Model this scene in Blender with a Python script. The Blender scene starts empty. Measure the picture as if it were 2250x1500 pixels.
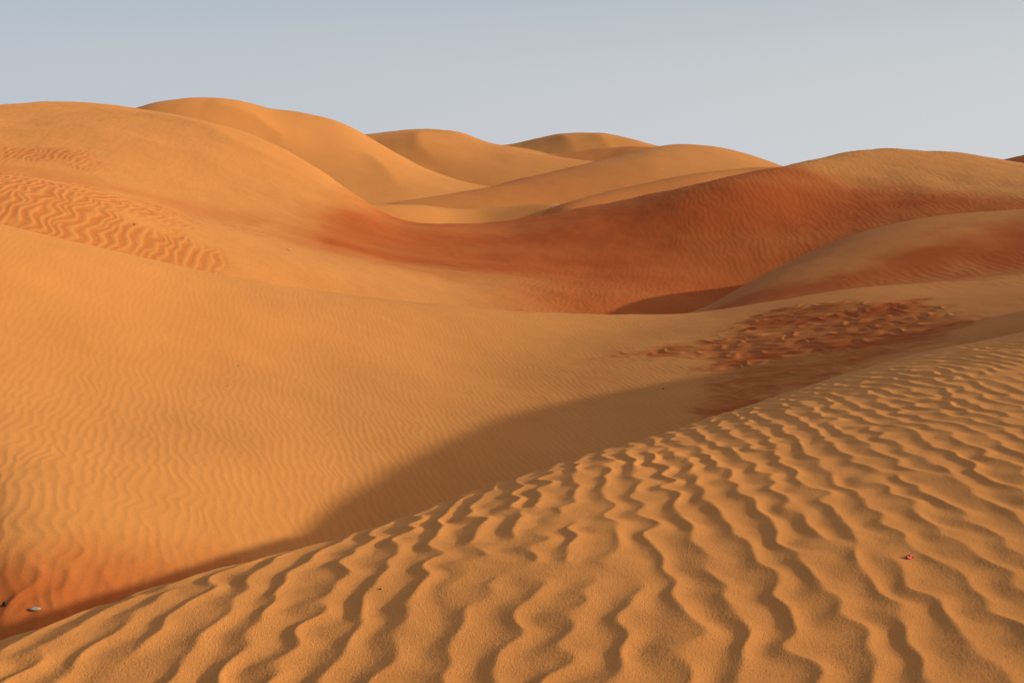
# Orange sand dunes in low evening sun.  Everything is a height field in world metres.
import bpy, bmesh, math
import numpy as np
from mathutils import Vector, Matrix

FOC = 2716.0; CU, CV = 1125.0, 750.0
PITCH = math.radians(7.8)
EYE = 8.0                       # camera height above the datum; terrain heights below are relative to the eye
SUN_AZ, SUN_EL = 96.0, 17.85    # degrees, azimuth clockwise from the view direction (+Y)
SUN_ROT_SIGN = 1

rng = np.random.default_rng(7)
col = bpy.context.scene.collection

# ------------------------------------------------------------------ numeric helpers
def ray(u, v):
    cx = (np.asarray(u, float)-CU)/FOC; cy = (CV-np.asarray(v, float))/FOC
    X = cx; Y = math.cos(PITCH)+cy*math.sin(PITCH); Z = -math.sin(PITCH)+cy*math.cos(PITCH)
    h = np.hypot(X, Y)
    return np.arctan2(X, Y), Z/h          # azimuth, tan(elevation)

def gblur(a, s, axis):
    if s <= 0: return a
    n = int(math.ceil(3*s)); k = np.exp(-.5*(np.arange(-n, n+1)/s)**2); k /= k.sum()
    pad = [(0, 0)]*a.ndim; pad[axis] = (n, n)
    p = np.pad(a, pad, mode='edge'); out = np.zeros_like(a)
    L = a.shape[axis]
    for i, w in enumerate(k):
        sl = [slice(None)]*a.ndim; sl[axis] = slice(i, i+L)
        out += w*p[tuple(sl)]
    return out

def pchip(x, y, q):
    x = np.asarray(x, float); y = np.asarray(y, float)
    h = np.diff(x); d = np.diff(y)/h
    m = np.zeros_like(y); m[0] = d[0]; m[-1] = d[-1]
    for i in range(1, len(x)-1):
        m[i] = (d[i-1]*h[i]+d[i]*h[i-1])/(h[i]+h[i-1])
        lim = 3*min(abs(d[i-1]), abs(d[i])) if d[i-1]*d[i] > 0 else .6*max(0, min(abs(d[i-1]), abs(d[i])))
        m[i] = max(-lim, min(lim, m[i]))
    for i in (0, -1): m[i] = np.clip(m[i], -3, 3)
    q2 = np.clip(q, x[0], x[-1])
    i = np.clip(np.searchsorted(x, q2)-1, 0, len(x)-2)
    t = (q2-x[i])/h[i]
    return ((1+2*t)*(1-t)**2*y[i]+t*(1-t)**2*h[i]*m[i]+t*t*(3-2*t)*y[i+1]+t*t*(t-1)*h[i]*m[i+1])

def bspl(t):
    return ((1-t)**3/6, (3*t**3-6*t*t+4)/6, (-3*t**3+3*t*t+3*t+1)/6, t**3/6)

def sample(a, fi, fj, wrap):
    """cubic B-spline sampling of grid a at float indices fi (rows), fj (cols)"""
    n, m = a.shape
    i0 = np.floor(fi).astype(np.int64); j0 = np.floor(fj).astype(np.int64)
    wi = bspl(fi-i0); wj = bspl(fj-j0)
    out = np.zeros(np.broadcast(fi, fj).shape)
    for di in range(4):
        ii = i0+di-1; ii = ii % n if wrap else np.clip(ii, 0, n-1)
        for dj in range(4):
            jj = j0+dj-1; jj = jj % m if wrap else np.clip(jj, 0, m-1)
            out += wi[di]*wj[dj]*a[ii, jj]
    return out

# ------------------------------------------------------------------ tiles (periodic noise)
def fft_noise(n, fn, seed, cplx=False):
    r = np.random.default_rng(seed)
    w = r.standard_normal((n, n))+1j*r.standard_normal((n, n))
    fy = np.fft.fftfreq(n)[:, None]*n; fx = np.fft.fftfreq(n)[None, :]*n
    a = np.fft.ifft2(np.fft.fft2(w)*fn(fx, fy))
    if cplx: return a/np.sqrt((np.abs(a)**2).mean())
    a = a.real; return (a-a.mean())/a.std()

SOFT = fft_noise(512, lambda fx, fy: np.exp(-.5*((np.hypot(fx, fy)-8)/4)**2), 3)      # ~8 bumps per tile
FBM = fft_noise(1024, lambda fx, fy: 1/np.maximum(np.hypot(fx, fy), 3)**2.0*(np.hypot(fx, fy) < 200), 5)

GRAIN = fft_noise(1024, lambda fx, fy: np.exp(-.5*((np.hypot(fx, fy)-230)/110)**2), 6)

def tile_at(tile, x, y, size, rot=0.0, sx=1.0):
    c, s = math.cos(rot), math.sin(rot)
    xr = (x*c+y*s)/sx; yr = -x*s+y*c
    n = tile.shape[0]
    return sample(tile, (yr/size % 1.0)*n, (xr/size % 1.0)*n, True)

def ripple_tile(n, cycles, spread_x, spread_y, seed, sharp=1.0, blur=1.0, asym=0.0, tri=0.0):
    """wave vector along x; sinuous crests with forks; sharp crest, round trough; -> height ~0..1"""
    f = fft_noise(n, lambda fx, fy: np.exp(-.5*((fx-cycles)/(cycles*spread_x))**2-.5*(fy/(cycles*spread_y))**2), seed, True)
    ph = np.angle(f); am = np.abs(f)
    ph = ph+asym*np.sin(ph)
    h = (1-tri)*(1-np.abs(np.sin(ph/2))**sharp)+tri*(1-np.sqrt(np.abs(np.angle(np.exp(1j*ph))/math.pi)**2))
    k = np.clip(am/.35, 0, 1); k = k*k*(3-2*k)
    h = .35+(h-.35)*k
    fx = np.fft.fftfreq(n)[None, :]; fy = np.fft.fftfreq(n)[:, None]
    h = np.fft.ifft2(np.fft.fft2(h)*np.exp(-2*(math.pi*blur)**2*(fx**2+fy**2))).real
    return h

R_BIG = ripple_tile(2048, 52, .085, .125, 11, 1.0, 1.5, .06, .22)
R_FINE = ripple_tile(1024, 64, .11, .15, 21, 1.2, 1.6, .2)
R_MEGA = ripple_tile(1024, 40, .21, .27, 31, 1.0, 1.5, .2, .1)

def ripples(tile, cyc, x, y, lam, ang, warp=.0, wl=2.0, seed=0.0, sy=1.0):
    """ang: direction of the wave vector, degrees counter-clockwise from +x"""
    if warp:
        x2 = x+warp*tile_at(SOFT, x+seed, y, wl*8); y2 = y+warp*tile_at(SOFT, x, y+31+seed, wl*8)
        x, y = x2, y2
    c, s_ = math.cos(math.radians(ang)), math.sin(math.radians(ang))
    return tile_at(tile, x*c+y*s_+seed*3.7, (-x*s_+y*c)/sy+seed*1.3, lam*cyc)

# ------------------------------------------------------------------ lofted dune surfaces
class Surf:
    """curves: near -> far.  A curve is a list of (u, v, r) seen-from-the-eye points or ('t', deg, z, r);
    a curve flagged 'crest' is tangent to the line of sight, so it is the skyline of its dune."""
    def __init__(s, curves, th0=-44, th1=44, smooth_t=.7, smooth_r=.8, nr=420):
        s.t = np.radians(np.arange(th0, th1+.1, .2)); s.nr = nr
        K = []
        for flag, pts in curves:
            T, Z, R = [], [], []
            for p in pts:
                if p[0] == 't': T.append(math.radians(p[1])); Z.append(p[2]); R.append(p[3])
                else:
                    a, e = ray(p[0], p[1]); T.append(float(a)); Z.append(float(e)*p[2]); R.append(p[2])
            o = np.argsort(T); T = np.array(T)[o]; Z = np.array(Z)[o]; R = np.array(R)[o]
            r = gblur(pchip(T, R, s.t), smooth_t/.2*1.5, 0)
            if flag == 'crest':
                e = gblur(pchip(T, np.maximum(Z/R, -.5), s.t), smooth_t/.2*.5, 0); z = e*r; s.rc = r; K.append((r, z, e))
            else:
                z = gblur(pchip(T, Z, s.t), smooth_t/.2*1.5, 0); K.append((r, z, None))
        rmin = min(k[0].min() for k in K)*.8; rmax = max(k[0].max() for k in K)*1.15
        s.lr = np.linspace(math.log(rmin), math.log(rmax), nr)
        R = np.exp(s.lr)[:, None]
        n = len(K); M = []
        for i in range(n):
            if K[i][2] is not None: M.append(K[i][2]); continue
            if i in (0, n-1): M.append(np.zeros_like(s.t)); continue
            h0 = K[i][0]-K[i-1][0]; h1 = K[i+1][0]-K[i][0]
            d0 = (K[i][1]-K[i-1][1])/h0; d1 = (K[i+1][1]-K[i][1])/h1
            M.append((d0*h1+d1*h0)/(h0+h1))
        Zg = np.where(R < K[0][0], K[0][1], K[-1][1])
        for i in range(n-1):
            r0, z0 = K[i][0], K[i][1]; r1, z1 = K[i+1][0], K[i+1][1]; h = r1-r0
            t = (R-r0)/h; m = (t >= 0) & (t <= 1)
            z = (1+2*t)*(1-t)**2*z0+t*(1-t)**2*h*M[i]+t*t*(3-2*t)*z1+t*t*(t-1)*h*M[i+1]
            Zg = np.where(m, z, Zg)
        dl = s.lr[1]-s.lr[0]
        s.g = gblur(Zg, smooth_r/100/dl, 0)
    def __call__(s, th, r):
        fj = (th-s.t[0])/(s.t[1]-s.t[0]); fi = (np.log(np.maximum(r, .05))-s.lr[0])/(s.lr[1]-s.lr[0])
        return sample(s.g, np.clip(fi, 0, s.nr-1), np.clip(fj, 0, len(s.t)-1), False)

def blob(x, y, cx, cy, a, b, ang=0, p=1.0):
    """soft elliptical zone in world metres"""
    c, s = math.cos(math.radians(ang)), math.sin(math.radians(ang))
    dx, dy = x-cx, y-cy
    q = ((dx*c+dy*s)/a)**2+((-dx*s+dy*c)/b)**2
    return np.exp(-q**p)

def zone(x, y, poly, soft, wob=0.0, wsize=8.0):
    """1 inside a world-space outline, 0 outside, soft edge (metres), edge wobbled by noise"""
    d = np.full(x.shape, 1e9); ins = np.zeros(x.shape, bool); n = len(poly)
    for i in range(n):
        ax, ay = poly[i]; bx, by = poly[(i+1) % n]; ex, ey = bx-ax, by-ay
        t = np.clip(((x-ax)*ex+(y-ay)*ey)/(ex*ex+ey*ey+1e-9), 0, 1)
        d = np.minimum(d, np.hypot(x-ax-t*ex, y-ay-t*ey))
        if ay != by: ins ^= ((ay > y) != (by > y)) & (x < (bx-ax)*(y-ay)/(by-ay)+ax)
    sd = np.where(ins, d, -d)
    if wob: sd = sd+wob*tile_at(FBM, x, y, wsize)
    return sst(-soft, soft, sd)

def spur(x, y, pts, h, w):
    """a soft ridge of height h and half width w along a line of world points, fading at both ends"""
    best = np.full(x.shape, 1e9); fade = np.zeros(x.shape); n = len(pts)-1
    for i in range(n):
        ax, ay = pts[i]; bx, by = pts[i+1]; ex, ey = bx-ax, by-ay
        t = np.clip(((x-ax)*ex+(y-ay)*ey)/(ex*ex+ey*ey), 0, 1)
        d = np.hypot(x-ax-t*ex, y-ay-t*ey); u = (i+t)/n
        fade = np.where(d < best, np.sin(np.pi*np.clip(u, .03, .97)), fade); best = np.minimum(best, d)
    q = np.sqrt(best**2+(.12*w)**2)/w
    return h*np.exp(-q*1.3)*fade

def sst(a, b, x):
    t = np.clip((x-a)/(b-a), 0, 1); return t*t*(3-2*t)

def xy_of(th, r): return r*np.sin(th), r*np.cos(th)

#@DUNES
# ---- A: the rippled dune the camera stands on
A = Surf([
 ('', [('t', -80, -2.0, 2), ('t', -30, -1.75, 2), ('t', 0, -1.62, 2), ('t', 60, -1.5, 2), ('t', 130, -1.4, 2)]),
 ('', [('t', -80, -2.5, 4), ('t', -35, -1.95, 3.9), ('t', -22, -1.78, 3.8), ('t', 0, -1.62, 3.9), ('t', 22, -1.55, 4.2), ('t', 60, -1.35, 5), ('t', 130, -1.1, 5)]),
 ('crest', [('t', -80, -3.1, 5.0), (-700, 1640, 5.0), (-300, 1510, 5.1), (0, 1405, 5.3), (350, 1282, 5.8), (700, 1180, 6.4), (1000, 1085, 7.2), (1300, 992, 8.4), (1500, 934, 10.0),
            (1700, 872, 11.7), (1900, 812, 13.3), (2100, 762, 14.5), (2250, 729, 16), (2700, 585, 20.3), (3300, 275, 24.8), ('t', 50, 2.15, 27), ('t', 60, 1.3, 28), ('t', 90, 2.0, 28), ('t', 130, 2.0, 28)]),
 ('', [('t', -80, -5.3, 9), ('t', -25, -4.9, 9.3), ('t', -10, -4.9, 10.0), ('t', 0, -4.9, 11.6), ('t', 10, -5.0, 14.6), ('t', 22, -3.6, 22), ('t', 36, -1.6, 31), ('t', 60, -1.5, 38), ('t', 130, -1, 40)]),
 ('', [('t', -80, -9, 16), ('t', -25, -9, 16), ('t', 0, -9, 22), ('t', 22, -8, 32), ('t', 40, -8, 42), ('t', 60, -8, 46), ('t', 130, -8, 48)]),
], -78, 128, .9, 2.5)

# ---- B: bright slope across the hollow, its crest and the bowl on the right
B = Surf([
 ('', [('t', -44, -5.6, 6.5), ('t', -22, -5.2, 7.5), ('t', 0, -4.9, 9), ('t', 22, -4.6, 12), ('t', 44, -4.5, 16)]),
 ('', [(-900, 1500, 11.5), (-300, 1420, 11.8), (0, 1345, 11.0), (400, 1225, 12.5), (800, 1105, 16), (1100, 1000, 18.6), (1500, 890, 21.0), (1900, 780, 22.6), (2250, 700, 24), (2700, 650, 26), (3200, 620, 28)]),
 ('', [(-900, 700, 20), (-300, 780, 19), (0, 820, 18.8), (400, 860, 19.5), (800, 830, 22), (1100, 800, 24.5), (1500, 745, 26), (1900, 680, 26.6), (2250, 640, 28), (2700, 610, 30), (3200, 590, 31)]),
 ('crest', [(-900, 330, 29), (-300, 430, 27), (0, 486, 26), (200, 532, 26), (400, 580, 26.5), (680, 633, 27.5), (1000, 668, 29), (1200, 683, 30), (1390, 688, 31), (1560, 680, 31), (1650, 665, 30.8),
            (1800, 640, 31), (2000, 617, 31.8), (2250, 600, 33.5), (2700, 580, 35), (3200, 560, 36)]),
 ('', [('t', -44, -1.5, 35), ('t', -22, -2.6, 33), ('t', 0, -4.9, 36), ('t', 10, -4.6, 37), ('t', 16, -3.7, 36), ('t', 22, -3.5, 38), ('t', 44, -3.2, 41)]),
 ('', [('t', -44, -8, 45), ('t', 0, -8, 45), ('t', 16, -8, 46), ('t', 44, -8, 50)]),
], -44, 44, .9, 1.6)

# ---- C: shaded tongue rising to the right behind the bowl
C = Surf([
 ('', [('t', -10, -8, 29), ('t', 6, -7, 29), ('t', 12, -5.2, 28), ('t', 22, -4.2, 27), ('t', 44, -4, 27)]),
 ('', [('t', -10, -8, 32), ('t', 6, -6.0, 32), ('t', 10, -4.1, 32), ('t', 14, -3.45, 32), ('t', 18, -2.95, 33.5), ('t', 22, -2.6, 35.5), ('t', 30, -1.9, 36.5), ('t', 44, -1.5, 38)]),
 ('crest', [('t', -10, -8.5, 38), (1100, 780, 38), (1300, 730, 38), (1450, 703, 38), (1560, 676, 39), (1600, 652, 40), (1700, 594, 42), (1800, 546, 43), (1900, 509, 43.6), (2000, 484, 44), (2100, 470, 44), (2250, 460, 44.4), (2700, 455, 46), (3200, 460, 48)]),
 ('', [('t', -10, -9, 44), ('t', 6, -6.3, 46), ('t', 9, -5.3, 47), ('t', 12, -4.9, 49), ('t', 15, -4.2, 50), ('t', 18, -3.4, 51), ('t', 22, -2.9, 52), ('t', 44, -3, 56)]),
 ('', [('t', -10, -9, 52), ('t', 12, -8, 56), ('t', 22, -8, 61), ('t', 44, -8, 64)]),
], -9, 44, .8, 1.0)

# ---- D: large bowl from the left shoulder across the red hollow to the right hump
D = Surf([
 ('', [('t', -44, -2.5, 27), ('t', -22, -3.6, 29), ('t', 0, -5.4, 33), ('t', 22, -5.4, 34), ('t', 44, -5, 34)]),
 ('', [(-900, 520, 33), (-300, 500, 33), (0, 512, 33), (400, 598, 34), (700, 648, 36), (1000, 688, 38), (1300, 712, 39), (1600, 690, 43.5), (1800, 630, 46), (2000, 560, 48), (2250, 500, 50), (2700, 480, 44), (3200, 480, 44)]),
 ('', [(-900, 380, 48), (-300, 360, 48), (0, 378, 47), (250, 410, 46.5), (450, 470, 46), (700, 535, 46), (1000, 583, 47), (1300, 590, 47), (1600, 540, 49.5), (1800, 480, 52.5), (2000, 440, 55), (2250, 420, 57), (2700, 420, 58), (3200, 430, 51)]),
 ('crest', [(-900, 300, 72), (-300, 250, 71), (0, 233, 70), (120, 231, 70), (280, 243, 69), (400, 256, 68), (500, 281, 66), (600, 322, 64), (700, 374, 61), (780, 423, 59), (860, 470, 57), (960, 485, 56), (1100, 480, 57), (1220, 460, 57),
            (1380, 430, 57.5), (1500, 403, 57), (1600, 382, 57.5), (1700, 360, 59), (1800, 342, 62), (1900, 334, 66), (2000, 335, 70), (2100, 343, 73), (2250, 364, 76), (2600, 420, 75), (3200, 470, 76)]),
 ('', [('t', -44, 1, 84), ('t', -22, 1.2, 86), ('t', -12, 0.0, 80), ('t', -5, -4.0, 66), ('t', 0, -4.6, 64), ('t', 10, -2.4, 69), ('t', 16, -2.2, 78), ('t', 22, -2, 91), ('t', 44, -4, 94)]),
 ('', [('t', -44, -10, 105), ('t', -10, -10, 98), ('t', 0, -10, 78), ('t', 12, -10, 86), ('t', 22, -10, 104), ('t', 44, -10, 108)]),
], -44, 44, .7, 1.0)

# ---- far dunes
def simple(crest, rn, zn, rb, zb, **k):
    pts0 = [('t', -44, zn, rn), ('t', 44, zn, rn)]; pts1 = [('t', -44, zb, rb), ('t', 44, zb, rb)]
    return Surf([('', pts0), ('crest', crest), ('', pts1)], **k)

S = simple([('t', -44, -12, 72), (400, 700, 71), (600, 520, 71), (700, 462, 70), (780, 450, 70), (860, 449, 71), (940, 451, 73), (1000, 457, 75), (1060, 457, 76), (1130, 452, 76), (1210, 448, 75), (1300, 462, 74), (1500, 540, 74), ('t', 44, -12, 74)], 60, -9, 90, -9, smooth_t=.45)
F = Surf([
 ('', [('t', -44, -4, 78), ('t', -10, -4, 78), ('t', 0, -4, 80), ('t', 44, -8, 80)]),
 ('', [('t', -44, -1, 88), (400, 440, 88), (700, 435, 86), (870, 440, 86), (1000, 440, 88), (1200, 460, 90), ('t', 44, -8, 90)]),
 ('crest', [('t', -44, -1, 110), (-300, 330, 110), (0, 300, 110), (200, 262, 108), (290, 241, 101), (350, 226, 101), (450, 215, 102), (520, 221, 104), (600, 240, 107), (680, 253, 110), (750, 268, 112), (800, 293, 113), (840, 317, 114), (880, 340, 114), (930, 368, 114), (1000, 395, 114), (1150, 420, 114), (1400, 470, 114), ('t', 44, -8, 110)]),
 ('', [('t', -44, -6, 135), ('t', -12, 1, 130), ('t', -6, -1, 128), ('t', 0, -6, 128), ('t', 44, -9, 130)]),
], smooth_t=.5)
G = Surf([
 ('', [('t', -44, -6, 100), ('t', 44, -8, 100)]),
 ('', [('t', -44, -2, 118), (700, 400, 118), (900, 395, 116), (1100, 395, 116), (1300, 395, 118), (1500, 420, 120), ('t', 44, -8, 120)]),
 ('crest', [('t', -44, 2, 150), (500, 330, 136), (700, 305, 137), (810, 297, 138), (870, 290, 139), (940, 285, 141), (1000, 288, 144), (1030, 297, 146), (1080, 315, 148), (1130, 324, 148), (1180, 335, 148), (1240, 347, 147), (1320, 362, 146), (1450, 385, 145), (1700, 440, 145), ('t', 44, -8, 140)]),
 ('', [('t', -44, -4, 180), ('t', -5, -1, 175), ('t', 44, -9, 170)]),
], smooth_t=.4)
I = Surf([
 ('', [('t', -44, -9, 70), ('t', -8, -8, 70), ('t', 0, -7, 68), ('t', 44, -7, 68)]),
 ('', [('t', -44, -9, 76), (700, 520, 75), (900, 478, 75), (1000, 468, 76), (1200, 446, 79), (1400, 424, 83), (1600, 405, 88), (1800, 420, 90), ('t', 44, -7, 80)]),
 ('crest', [('t', -44, -9, 102), (600, 540, 82), (760, 478, 82), (850, 458, 82), (930, 445, 83), (1050, 415, 86), (1160, 386, 90), (1280, 358, 95), (1390, 333, 100), (1440, 320, 103), (1510, 312, 107), (1570, 317, 109), (1630, 332, 111), (1700, 360, 113), (1800, 400, 114), (2000, 460, 114), ('t', 44, -7, 90)]),
 ('', [('t', -44, -10, 120), ('t', 0, -6, 108), ('t', 10, -1, 128), ('t', 44, -10, 132)]),
], smooth_t=.4)
J = simple([('t', -44, -12, 80), (900, 600, 80), (1100, 492, 80), (1220, 452, 72), (1300, 428, 74), (1400, 405, 77), (1500, 386, 80), (1580, 375, 83), (1640, 369, 86), (1700, 366, 88), (1800, 380, 90), (2000, 440, 90), ('t', 44, -10, 90)], 63, -6, 102, -8, smooth_t=.4)
H = simple([('t', -44, 1, 210), (900, 335, 210), (1050, 320, 210), (1120, 315, 210), (1180, 303, 208), (1230, 295, 207), (1270, 292, 206), (1330, 294, 206), (1400, 309, 205), (1440, 320, 205), (1600, 350, 205), (1900, 380, 205), ('t', 44, -6, 205)], 178, -1, 250, -6, smooth_t=.35)
M_ = simple([('t', -44, -6, 172), (900, 400, 172), (1050, 360, 172), (1130, 343, 172), (1190, 338, 172), (1260, 332, 172), (1350, 325, 172), (1420, 322, 170), (1500, 330, 170), (1700, 370, 170), ('t', 44, -8, 170)], 150, -4, 190, -3, smooth_t=.3)
N_ = simple([('t', -44, 0, 186), (900, 335, 186), (1000, 318, 186), (1080, 317, 186), (1130, 319, 185), (1190, 332, 184), (1230, 345, 184), (1400, 400, 184), ('t', 44, -8, 180)], 174, -2, 200, -3, smooth_t=.3)
K_ = simple([('t', -44, -12, 135), (1900, 520, 135), (2100, 395, 134), (2190, 357, 133), (2250, 343, 132), (2400, 312, 132), (2700, 290, 130), (3200, 330, 130)], 100, -6, 170, -6, smooth_t=.4)
#@END

def und(x, y, size, amp, seed=0): return amp*tile_at(FBM, x+seed, y-seed, size)

def zA(th, r, x, y):
    z = A(th, r)+und(x, y, 14, .012)
    xs = (x-.4)*(1+.045*(y-5.5)); ys = y*1.0
    h = ripples(R_BIG, 52, xs, ys, .180, -4, .020, .40, 0.0, 1.3)
    bend = tile_at(SOFT, x, y, 11)
    rc = np.interp(th[0], A.t, A.rc)[None, :]
    edge = sst(1.10, .80, r/rc)                    # the wind wears the ripples down toward the brow
    amp = .0158*(1+.14*bend)*sst(44, 18, r)*(.50+.50*edge)
    g = tile_at(GRAIN, x, y, 1.6)
    return z+amp*(h-.45)+.0007*g*sst(16, 6, r)
def redA(th, r, x, y, z): return np.zeros_like(x)+.02

def zB(th, r, x, y):
    zb = B(th, r); zc = C(np.maximum(th, math.radians(-9)), r)
    k = .16                                     # the two shapes melt into one another
    z = k*np.logaddexp(zb/k, zc/k)+und(x, y, 40, .03, 5)
    rc = ripples(R_FINE, 64, x, y, .26, 8, .05, 1.2, 6, 3.0)
    z = z+.012*(rc-.5)*zone(x, y, [(20, 36), (9, 33.5), (9, 28.5), (12, 27), (20, 26)], 1.2)
    patch = patchB(x, y)
    foot = footB(x, y)
    xw = np.clip(x+6, -6, 14)
    gx = x+.022*xw*np.clip(y-19, -5, 9); gy = y+.022*xw*xw/2
    h = ripples(R_FINE, 64, gx, gy, .118, 12, .022, .9, 2, 1.1)
    fade = (.60+.40*sst(24, 15, r))*(1-.85*patch)
    z = z+.0076*(h-.5)*fade*sst(40, 26, r)
    hf = ripples(R_MEGA, 40, x, y, .30, 2, .04, .7, 5)
    z = z+.026*(hf-.5)*foot
    z = z+.016*zone(x, y, [(-4.10, 10.24), (-4.02, 10.22), (-3.72, 10.36), (-4.0, 10.34)], .05)+.010*zone(x, y, [(-4.36, 10.26), (-4.3, 10.24), (-4.12, 10.36)], .04)
    hp = ripples(R_MEGA, 40, x, y, .36, 58, .10, .8, 9)
    return z+.046*(hp-.4)*patch
P_PATCH = [(2.2, 24.9), (3.5, 25.0), (4.8, 26.1), (5.4, 27.4), (6.5, 27.9), (7.7, 26.8), (8.9, 26.3), (8.7, 23.3), (8.0, 21.6), (6.8, 21.2), (5.3, 20.5), (4.4, 20.1), (3.5, 19.6), (3.1, 20.3), (3.5, 22.3), (4.0, 23.2), (3.2, 24.3)]
def patchB(x, y): return zone(x, y, P_PATCH, .5, .22, 5)
P_FOOT = [(-12, 10.9), (-4.9, 10.8), (-4.2, 10.9), (-3.8, 11.4), (-3.4, 12.0), (-2.9, 12.6), (-2, 12.5), (-2, 11), (-4, 8), (-12, 8)]
def footB(x, y): return zone(x, y, P_FOOT, .6, .10, 6)
def redB_shade(th, r, x, y, z):
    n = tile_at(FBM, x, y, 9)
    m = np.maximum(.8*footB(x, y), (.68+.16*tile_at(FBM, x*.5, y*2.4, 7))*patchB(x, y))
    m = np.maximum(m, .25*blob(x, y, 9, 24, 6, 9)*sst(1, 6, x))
    m = np.maximum(m, redC_shade(th, r, x, y, z))
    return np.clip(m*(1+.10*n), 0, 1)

def redC_shade(th, r, x, y, z):
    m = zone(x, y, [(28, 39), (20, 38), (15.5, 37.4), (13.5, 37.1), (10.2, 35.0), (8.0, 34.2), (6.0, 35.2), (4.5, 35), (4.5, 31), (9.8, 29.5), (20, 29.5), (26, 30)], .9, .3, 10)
    return np.clip(.32*sst(30.5, 33, y)*sst(3, 6, x)+.55*m, 0, 1)  # first term paints the tongue's shaded face darker; m is red sand

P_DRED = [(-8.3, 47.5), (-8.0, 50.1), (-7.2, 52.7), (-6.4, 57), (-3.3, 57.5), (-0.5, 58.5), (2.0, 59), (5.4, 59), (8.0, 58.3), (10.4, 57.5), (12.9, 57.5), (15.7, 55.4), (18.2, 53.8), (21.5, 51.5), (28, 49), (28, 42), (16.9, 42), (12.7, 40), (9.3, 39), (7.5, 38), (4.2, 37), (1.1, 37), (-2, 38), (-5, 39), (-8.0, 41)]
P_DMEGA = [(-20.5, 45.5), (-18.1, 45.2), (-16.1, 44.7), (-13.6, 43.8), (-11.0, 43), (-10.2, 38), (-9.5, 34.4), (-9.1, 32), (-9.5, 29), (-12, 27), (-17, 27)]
P_LEE_SHADE = [(-22, 47), (-18.9, 46.1), (-15.6, 46.3), (-12.4, 46.6), (-9.2, 47.6), (-7.8, 47.8), (-9.3, 45.0), (-11.2, 43.9), (-15.0, 44.3), (-22, 44.5)]
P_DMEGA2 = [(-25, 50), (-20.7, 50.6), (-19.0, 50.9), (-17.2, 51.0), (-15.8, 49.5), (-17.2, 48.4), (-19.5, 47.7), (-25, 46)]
def megaD(x, y):
    return np.maximum(zone(x, y, P_DMEGA, 1.4, .8, 10), zone(x, y, P_DMEGA2, .9, .5, 12))
def zD(th, r, x, y):
    z = D(th, r)+und(x, y, 70, .10, 13)
    h = ripples(R_MEGA, 40, x, y, .255, 4, .07, 1.3, 3, 2.9)
    z = z+.030*(h-.4)*megaD(x, y)
    h2 = ripples(R_FINE, 64, x, y, .27, 5, .08, 1.6, 8, 5.0)
    hump = sst(4, 9, x)*sst(44, 50, r)
    z = z+spur(x, y, [(-20, 61.5), (-17.6, 61.0), (-15.1, 59.7), (-12.6, 57.4), (-10.4, 56.4), (-8.0, 54.6)], .42, 2.6)
    z = z+spur(x, y, [(-22.4, 53.9), (-19.5, 54.0), (-16.7, 54.6), (-13.4, 54.0), (-10.9, 52.0)], .22, 2.2)
    z = z+.007*(ripples(R_FINE, 64, x, y, .36, 8, .10, 2.0, 5, 4.0)-.5)*sst(46, 52, r)*sst(-8, -14, x)
    z = z+.013*(h2-.5)*hump
    h3 = ripples(R_FINE, 64, x, y, .21, -9, .07, 1.6, 12, 4.0)
    return z+.010*(h3-.5)*sst(-2, 1.5, x)*sst(52, 43, r)*sst(15, 10, x)

def redD_shade(th, r, x, y, z):
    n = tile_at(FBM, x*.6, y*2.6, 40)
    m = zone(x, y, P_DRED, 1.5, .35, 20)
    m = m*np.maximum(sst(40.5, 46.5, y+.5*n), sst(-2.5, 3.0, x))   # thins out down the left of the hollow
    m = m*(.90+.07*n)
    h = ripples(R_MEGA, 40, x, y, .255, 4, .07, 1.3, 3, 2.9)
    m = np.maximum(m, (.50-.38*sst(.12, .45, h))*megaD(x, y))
    m = np.maximum(m, .30*zone(x, y, P_LEE_SHADE, .8, .3, 20))  # shade of a lee face, painted in as a redder, darker band
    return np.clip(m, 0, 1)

def plain(f, size, amp, red, seed, extra=None):
    def zf(th, r, x, y):
        z = f(th, r)+und(x, y, size, amp, seed)
        return z+extra(x, y) if extra else z
    def rf(th, r, x, y, z): return red(x, y) if callable(red) else np.zeros_like(x)+red
    return zf, rf

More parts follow.
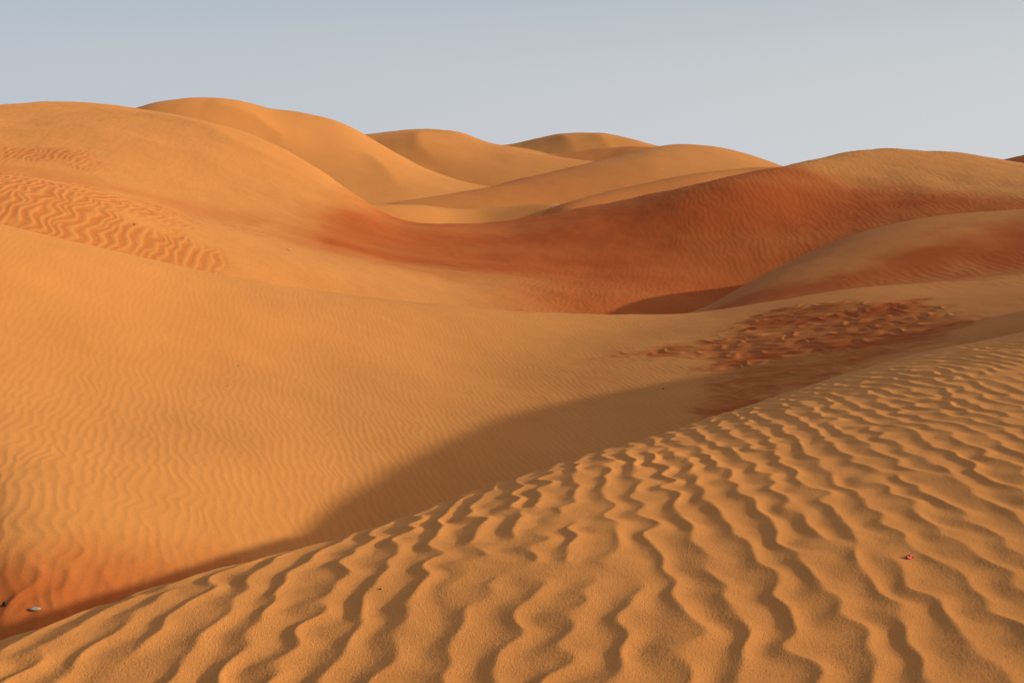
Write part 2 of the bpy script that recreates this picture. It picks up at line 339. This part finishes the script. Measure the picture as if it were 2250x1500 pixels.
# ------------------------------------------------------------------ materials
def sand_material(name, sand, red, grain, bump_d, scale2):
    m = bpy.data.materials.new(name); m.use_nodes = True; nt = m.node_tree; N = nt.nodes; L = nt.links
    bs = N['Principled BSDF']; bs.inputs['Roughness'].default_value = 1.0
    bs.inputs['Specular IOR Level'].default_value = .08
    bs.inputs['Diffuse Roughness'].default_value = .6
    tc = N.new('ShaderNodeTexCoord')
    at = N.new('ShaderNodeAttribute'); at.attribute_name = 'red_and_shade'
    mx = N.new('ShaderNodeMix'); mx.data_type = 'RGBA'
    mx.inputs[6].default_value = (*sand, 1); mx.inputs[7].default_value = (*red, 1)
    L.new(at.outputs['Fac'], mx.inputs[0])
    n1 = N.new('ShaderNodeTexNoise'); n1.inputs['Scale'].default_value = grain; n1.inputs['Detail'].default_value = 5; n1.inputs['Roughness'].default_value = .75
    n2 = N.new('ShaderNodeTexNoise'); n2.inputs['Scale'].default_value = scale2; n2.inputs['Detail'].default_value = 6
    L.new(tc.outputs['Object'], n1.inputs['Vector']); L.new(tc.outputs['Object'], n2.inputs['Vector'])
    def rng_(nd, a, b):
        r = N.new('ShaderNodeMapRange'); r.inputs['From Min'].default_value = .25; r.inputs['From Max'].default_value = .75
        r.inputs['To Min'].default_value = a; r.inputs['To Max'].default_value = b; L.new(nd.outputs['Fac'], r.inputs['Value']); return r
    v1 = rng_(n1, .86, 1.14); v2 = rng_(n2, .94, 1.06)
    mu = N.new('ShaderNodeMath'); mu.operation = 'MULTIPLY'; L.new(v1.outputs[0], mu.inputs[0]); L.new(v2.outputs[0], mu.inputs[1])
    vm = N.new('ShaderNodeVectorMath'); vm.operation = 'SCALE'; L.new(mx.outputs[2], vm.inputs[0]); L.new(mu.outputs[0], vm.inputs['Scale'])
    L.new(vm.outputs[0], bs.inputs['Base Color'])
    bp = N.new('ShaderNodeBump'); bp.inputs['Strength'].default_value = 1.0; bp.inputs['Distance'].default_value = bump_d
    L.new(n1.outputs['Fac'], bp.inputs['Height']); L.new(bp.outputs[0], bs.inputs['Normal'])
    return m

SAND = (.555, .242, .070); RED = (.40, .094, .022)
mat_near = sand_material('near sand', (.67, .290, .082), RED, 230, .0035, 1.2)
mat_mid = sand_material('slope sand', SAND, RED, 45, .006, .5)
mat_far = sand_material('far sand', (.555, .244, .073), RED, 14, .012, .12)

def grid_object(name, label, zf, rf, T, R, mat):
    th, r = np.meshgrid(T, R)           # rows r, cols th
    x, y = xy_of(th, r); z = zf(th, r, x, y)
    red = rf(th, r, x, y, z)
    n, m = x.shape
    co = np.stack([x, y, z+EYE], -1).reshape(-1, 3).astype(np.float32)
    idx = np.arange(n*m).reshape(n, m)
    q = np.stack([idx[:-1, :-1], idx[:-1, 1:], idx[1:, 1:], idx[1:, :-1]], -1).reshape(-1, 4).astype(np.int32)
    me = bpy.data.meshes.new(name)
    me.vertices.add(n*m); me.vertices.foreach_set('co', co.ravel())
    me.loops.add(q.size); me.loops.foreach_set('vertex_index', q.ravel())
    me.polygons.add(len(q)); me.polygons.foreach_set('loop_start', np.arange(0, q.size, 4, dtype=np.int32))
    me.update(calc_edges=True)
    a = me.attributes.new('red_and_shade', 'FLOAT', 'POINT'); a.data.foreach_set('value', red.ravel().astype(np.float32))
    me.shade_smooth()
    me.materials.append(mat)
    o = bpy.data.objects.new(name, me); col.objects.link(o)
    o['kind'] = 'structure'; o['label'] = label
    return o

def angles(lo, hi, dense=.045, coarse=.3, d0=-26, d1=26):
    a = list(np.arange(lo, d0, coarse)) if lo < d0 else []
    b = list(np.arange(max(lo, d0), min(hi, d1), dense))
    c = list(np.arange(d1, hi+coarse, coarse)) if hi > d1 else []
    return np.radians(np.array(a+b+c))
def radii(*seg):
    out = [np.array([seg[0][0]])]
    for a, b, k in seg:                  # k: relative step
        n = max(2, int(math.log(b/a)/k)); out.append(np.geomspace(a, b, n+1)[1:])
    return np.concatenate(out)

Q = float(globals().get('QUAL', 1.0))
SHEETS = []
def sheet(name, label, pair, T, R, mat):
    SHEETS.append((pair[0], T[0], T[-1], R[0], R[-1]))
    return grid_object(name, label, pair[0], pair[1], T, R, mat)

sheet('rippled_dune', 'near dune of tan sand covered in deep wavy ripples', (zA, redA), angles(-77, 127), radii((.8, 3.2, .01), (3.2, 9, .0016), (9, 17, .0024), (17, 45, .01)), mat_near)
sheet('sunlit_dune_slope', 'broad bright orange slope with fine ripples across the hollow', (zB, redB_shade), angles(-43, 43), radii((8, 10, .01), (10, 46, .0018), (46, 62, .01)), mat_mid)
sheet('red_bowl_dune', 'wide hollow of rust red sand with coarse ripples at its left', (zD, redD_shade), angles(-43, 43, .05), radii((30, 66, .0014), (66, 78, .003), (78, 108, .01)), mat_far)
AW = angles(-43, 43, .12, .5)
sheet('pale_sand_ridge', 'thin pale ridge just behind the rim of the red hollow', plain(S, 60, .05, .0, 17), AW, radii((61, 88, .003)), mat_far)
sheet('tall_dune', 'tallest smooth orange dune on the skyline', plain(F, 120, .10, .0, 19, lambda x, y: spur(x, y, [(-24, 96.5), (-21.8, 96.6), (-19.8, 97.0), (-17.9, 95.9), (-16.2, 92.4)], .7, 2.6)+spur(x, y, [(-11.5, 99), (-10.7, 96.8), (-9.3, 93.2), (-8.0, 89.3)], .5, 2.4)), AW, radii((79, 117, .002), (117, 140, .006)), mat_far)
sheet('round_topped_dune', 'lower round topped dune right of the tallest one', plain(G, 120, .12, .05, 23, lambda x, y: spur(x, y, [(-9.0, 136), (-9.9, 130.3), (-9.3, 125.6), (-6.3, 119)], .7, 3.0)), AW, radii((102, 150, .003), (150, 175, .01)), mat_far)
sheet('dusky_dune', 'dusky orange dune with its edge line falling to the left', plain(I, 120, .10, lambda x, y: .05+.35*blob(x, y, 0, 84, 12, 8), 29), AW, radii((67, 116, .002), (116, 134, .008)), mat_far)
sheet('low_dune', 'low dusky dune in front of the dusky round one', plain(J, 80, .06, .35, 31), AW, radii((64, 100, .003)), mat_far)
sheet('distant_dune', 'farthest pale dune with soft side ridges on the skyline', plain(H, 120, .15, .0, 37, lambda x, y: spur(x, y, [(7.2, 208), (8.1, 201), (9.0, 198.2), (10.2, 190)], .55, 3.0)+spur(x, y, [(13, 204), (13.6, 201), (14.7, 197.6), (16, 190)], .45, 2.8)), AW, radii((180, 240, .003)), mat_far)
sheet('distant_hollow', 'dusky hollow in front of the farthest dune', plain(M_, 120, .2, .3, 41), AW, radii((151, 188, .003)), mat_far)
sheet('distant_ridge', 'short bright ridge left of the farthest hollow', plain(N_, 120, .1, .0, 43), AW, radii((175, 199, .003)), mat_far)
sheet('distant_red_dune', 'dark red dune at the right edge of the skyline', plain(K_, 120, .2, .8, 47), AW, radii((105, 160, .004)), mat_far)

# one wide sheet of sand under everything, out to the horizon
def zG(th, r, x, y): return -9.5+0*r+und(x, y, 900, .9)*sst(60, 300, r)+und(x, y, 160, .2)
grid_object('desert_ground', 'open desert floor reaching the horizon', zG, lambda th, r, x, y, z: np.zeros_like(x)+.15,
            np.radians(np.arange(-180, 180.1, 1.5)), radii((.5, 6000, .04)), mat_far)

# ------------------------------------------------------------------ finding the sand under a line of sight
def surface_z(x, y):
    r = math.hypot(x, y); th = math.atan2(x, y); best = -50
    for f, a, b, r0, r1 in SHEETS:
        if a <= th <= b and r0 <= r <= r1:
            v = float(f(np.array([[th]]), np.array([[r]]), np.array([[x]]), np.array([[y]]))[0, 0]); best = max(best, v)
    return best
def hit(u, v):
    th, e = ray(u, v); th = float(th); e = float(e)
    r = np.geomspace(2.5, 240, 6000)[None, :]; t = np.full_like(r, th); x, y = xy_of(t, r)
    zz = np.full_like(r, -50.)
    for f, a, b, r0, r1 in SHEETS:
        if a <= th <= b:
            m = (r >= r0) & (r <= r1)
            zz[m] = np.maximum(zz[m], f(t[m][None, :], r[m][None, :], x[m][None, :], y[m][None, :])[0])
    k = np.argmax((zz > e*r)[0]); return float(x[0, k]), float(y[0, k]), float(zz[0, k])

# ------------------------------------------------------------------ small things lying on the sand
def plain_material(name, c, rough=.8, c2=None, scale=60):
    m = bpy.data.materials.new(name); m.use_nodes = True; nt = m.node_tree; bs = nt.nodes['Principled BSDF']
    bs.inputs['Roughness'].default_value = rough
    n = nt.nodes.new('ShaderNodeTexNoise'); n.inputs['Scale'].default_value = scale; n.inputs['Detail'].default_value = 4
    tc = nt.nodes.new('ShaderNodeTexCoord'); nt.links.new(tc.outputs['Object'], n.inputs['Vector'])
    mx = nt.nodes.new('ShaderNodeMix'); mx.data_type = 'RGBA'; mx.inputs[6].default_value = (*c, 1); mx.inputs[7].default_value = (*(c2 or [q*.6 for q in c]), 1)
    nt.links.new(n.outputs['Fac'], mx.inputs[0]); nt.links.new(mx.outputs[2], bs.inputs['Base Color'])
    return m
M_DARK = plain_material('dark stone', (.035, .022, .015))
M_PALE = plain_material('pale stone', (.50, .46, .40), .7, (.22, .19, .15))
M_TAN = plain_material('tan pebble', (.20, .11, .06), .8, (.10, .05, .03))
M_FLAKE = plain_material('pale flake', (.72, .46, .28), .8)

def stone(name, label, cat, u, v, size, mat, seed, rot=0.0, sink=.25, group=None):
    x, y, z = hit(u, v)
    bm = bmesh.new(); bmesh.ops.create_icosphere(bm, subdivisions=3, radius=1)
    rs = np.random.default_rng(seed); dirs = rs.standard_normal((14, 3)); dirs /= np.linalg.norm(dirs, axis=1)[:, None]
    cuts = .72+.25*rs.random(14)
    for vt in bm.verts:                      # chip flats off a sphere: an angular, worn stone
        p = np.array(vt.co)
        for dd, c in zip(dirs, cuts):
            k = p @ dd
            if k > c: p = p-dd*(k-c)*.85
        p = p*(1+.05*math.sin(7*p[0]+seed)*math.cos(6*p[1]))
        vt.co = p*np.array(size)/2
    me = bpy.data.meshes.new(name); bm.to_mesh(me); bm.free(); me.materials.append(mat); me.shade_smooth()
    o = bpy.data.objects.new(name, me); col.objects.link(o)
    o.location = (x, y, z+EYE+size[2]*(.5-sink)); o.rotation_euler = (0, 0, math.radians(rot))
    o['label'] = label; o['category'] = cat
    if group: o['group'] = group
    return o
stone('stone', 'small dark brown stone at the foot of the bright slope, by the left edge', 'stone', 11, 1330, (.048, .045, .05), M_DARK, 1)
stone('stone', 'flat pale grey stone half buried in the red sand beside the dark one', 'stone', 77, 1339, (.095, .05, .034), M_PALE, 2, 8)
stone('pebble', 'tiny tan pebble, upper of two on the bright rippled slope', 'pebble', 523, 805, (.02, .02, .02), M_TAN, 3)
stone('pebble', 'tiny tan pebble, lower of two on the bright rippled slope', 'pebble', 500, 848, (.02, .02, .018), M_TAN, 4)
stone('pebble', 'tiny dark pebble at the upper edge of the long shadow on the slope', 'pebble', 1457, 855, (.035, .03, .028), M_DARK, 5)
stone('pebble', 'tiny tan pebble on the near rippled dune, left of its middle', 'pebble', 836, 1295, (.012, .012, .010), M_TAN, 6)
stone('pebble', 'dark pebble among the coarse ripples on the far left slope', 'pebble', 295, 494, (.05, .045, .045), M_DARK, 7)
stone('flake', 'pale chip of stone at the lower end of the coarse ripples', 'stone chip', 405, 524, (.08, .06, .04), M_FLAKE, 8)
stone('flake', 'pale chip of stone on smooth sand just left of the red hollow', 'stone chip', 634, 549, (.16, .08, .06), M_FLAKE, 9)

def wrapper():
    """crumpled scrap of red foil, 4 cm, folded along its middle"""
    x, y, z = hit(1998, 1227)
    n, m = 14, 10; rs = np.random.default_rng(4)
    top = []
    cr = np.kron(rs.standard_normal((5, 4)), np.ones((3, 3)))[:n, :m]*.0016+rs.standard_normal((n, m))*.0006
    for i in range(n):
        for j in range(m):
            a = (i/(n-1)-.5)*.046; b = (j/(m-1)-.5)*.024
            w = 1-.45*abs(2*i/(n-1)-1)**2
            top.append((a, b*w, .010-.9*abs(b*w)+.004*math.sin(i*.9)+cr[i, j]))
    bm = bmesh.new(); T = [bm.verts.new(p) for p in top]; Bt = [bm.verts.new((p[0], p[1], p[2]-.0006)) for p in top]
    for i in range(n-1):
        for j in range(m-1):
            q = (i*m+j, i*m+j+1, (i+1)*m+j+1, (i+1)*m+j)
            bm.faces.new([T[k] for k in q]); bm.faces.new([Bt[k] for k in reversed(q)])
    rim = [i*m for i in range(n)]+[(n-1)*m+j for j in range(1, m)]+[i*m+m-1 for i in range(n-2, -1, -1)]+[j for j in range(m-2, 0, -1)]
    for k in range(len(rim)):
        p, q = rim[k], rim[(k+1) % len(rim)]; bm.faces.new([T[p], Bt[p], Bt[q], T[q]])
    bmesh.ops.recalc_face_normals(bm, faces=bm.faces)
    me = bpy.data.meshes.new('wrapper'); bm.to_mesh(me); bm.free()
    mt = plain_material('red foil', (.55, .04, .02), .5, (.45, .02, .02)); me.materials.append(mt)
    o = bpy.data.objects.new('wrapper', me); col.objects.link(o)
    o.location = (x, y, z+EYE+.004); o.rotation_euler = (math.radians(8), math.radians(-6), math.radians(48))
    o['label'] = 'crumpled scrap of bright red wrapper lying on the near rippled dune'; o['category'] = 'wrapper'
wrapper()

# ------------------------------------------------------------------ light, sky, camera
sc = bpy.context.scene
w = bpy.data.worlds.new('World'); sc.world = w; w.use_nodes = True
bg = w.node_tree.nodes['Background']
sky = w.node_tree.nodes.new('ShaderNodeTexSky'); sky.sky_type = 'NISHITA'; sky.sun_disc = False
sky.sun_elevation = math.radians(SUN_EL); sky.sun_rotation = math.radians(SUN_AZ)*SUN_ROT_SIGN
sky.air_density = 1.0; sky.dust_density = 1.0; sky.ozone_density = 2.5; sky.altitude = 100
# desert dust hangs in the air: a pale layer that thickens toward the horizon
WN = w.node_tree.nodes; WL = w.node_tree.links
wtc = WN.new('ShaderNodeTexCoord'); sep = WN.new('ShaderNodeSeparateXYZ'); WL.new(wtc.outputs['Generated'], sep.inputs[0])
ramp = WN.new('ShaderNodeMapRange'); ramp.interpolation_type = 'SMOOTHERSTEP'
ramp.inputs['From Min'].default_value = -.02; ramp.inputs['From Max'].default_value = .30
ramp.inputs['To Min'].default_value = 1.0; ramp.inputs['To Max'].default_value = .32
WL.new(sep.outputs['Z'], ramp.inputs['Value'])
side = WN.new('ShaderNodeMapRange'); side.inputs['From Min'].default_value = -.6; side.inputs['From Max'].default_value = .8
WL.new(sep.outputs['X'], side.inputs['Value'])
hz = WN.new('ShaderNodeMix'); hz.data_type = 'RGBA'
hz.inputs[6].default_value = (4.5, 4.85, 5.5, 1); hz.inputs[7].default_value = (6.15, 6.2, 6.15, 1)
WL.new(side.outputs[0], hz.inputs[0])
smx = WN.new('ShaderNodeMix'); smx.data_type = 'RGBA'
WL.new(ramp.outputs[0], smx.inputs[0]); WL.new(sky.outputs[0], smx.inputs[6]); WL.new(hz.outputs[2], smx.inputs[7])
warm_fill = WN.new('ShaderNodeMapRange'); warm_fill.interpolation_type = 'SMOOTHSTEP'  # warm sun-side glow added out of view as fill for the shadows
warm_fill.inputs['From Min'].default_value = .45; warm_fill.inputs['From Max'].default_value = 1.0
warm_fill.inputs['To Min'].default_value = 0; warm_fill.inputs['To Max'].default_value = .8
WL.new(sep.outputs['X'], warm_fill.inputs['Value'])
warm_fill_mix = WN.new('ShaderNodeMix'); warm_fill_mix.data_type = 'RGBA'; warm_fill_mix.inputs[7].default_value = (32, 20, 11, 1)
WL.new(warm_fill.outputs[0], warm_fill_mix.inputs[0]); WL.new(smx.outputs[2], warm_fill_mix.inputs[6])
WL.new(warm_fill_mix.outputs[2], bg.inputs[0]); bg.inputs[1].default_value = .11

sl = bpy.data.lights.new('sun', 'SUN'); sl.energy = 3.85; sl.angle = math.radians(.85); sl.color = (1, .875, .61)
so = bpy.data.objects.new('sun', sl); col.objects.link(so)
a, e = math.radians(SUN_AZ), math.radians(SUN_EL)
d = Vector((math.sin(a)*math.cos(e), math.cos(a)*math.cos(e), math.sin(e)))
so.rotation_euler = (-d).to_track_quat('-Z', 'Y').to_euler(); so.location = d*50

cd = bpy.data.cameras.new('camera'); cam = bpy.data.objects.new('camera', cd); col.objects.link(cam)
cam.location = (0, 0, EYE); cam.rotation_euler = (math.radians(90)-PITCH, 0, 0)
cd.sensor_width = 36; cd.lens = 36*FOC/2250; cd.clip_end = 20000; cd.clip_start = .05
sc.camera = cam
vs = sc.view_settings; vs.view_transform = 'Standard'; vs.look = 'None'; vs.gamma = 1; vs.exposure = .0
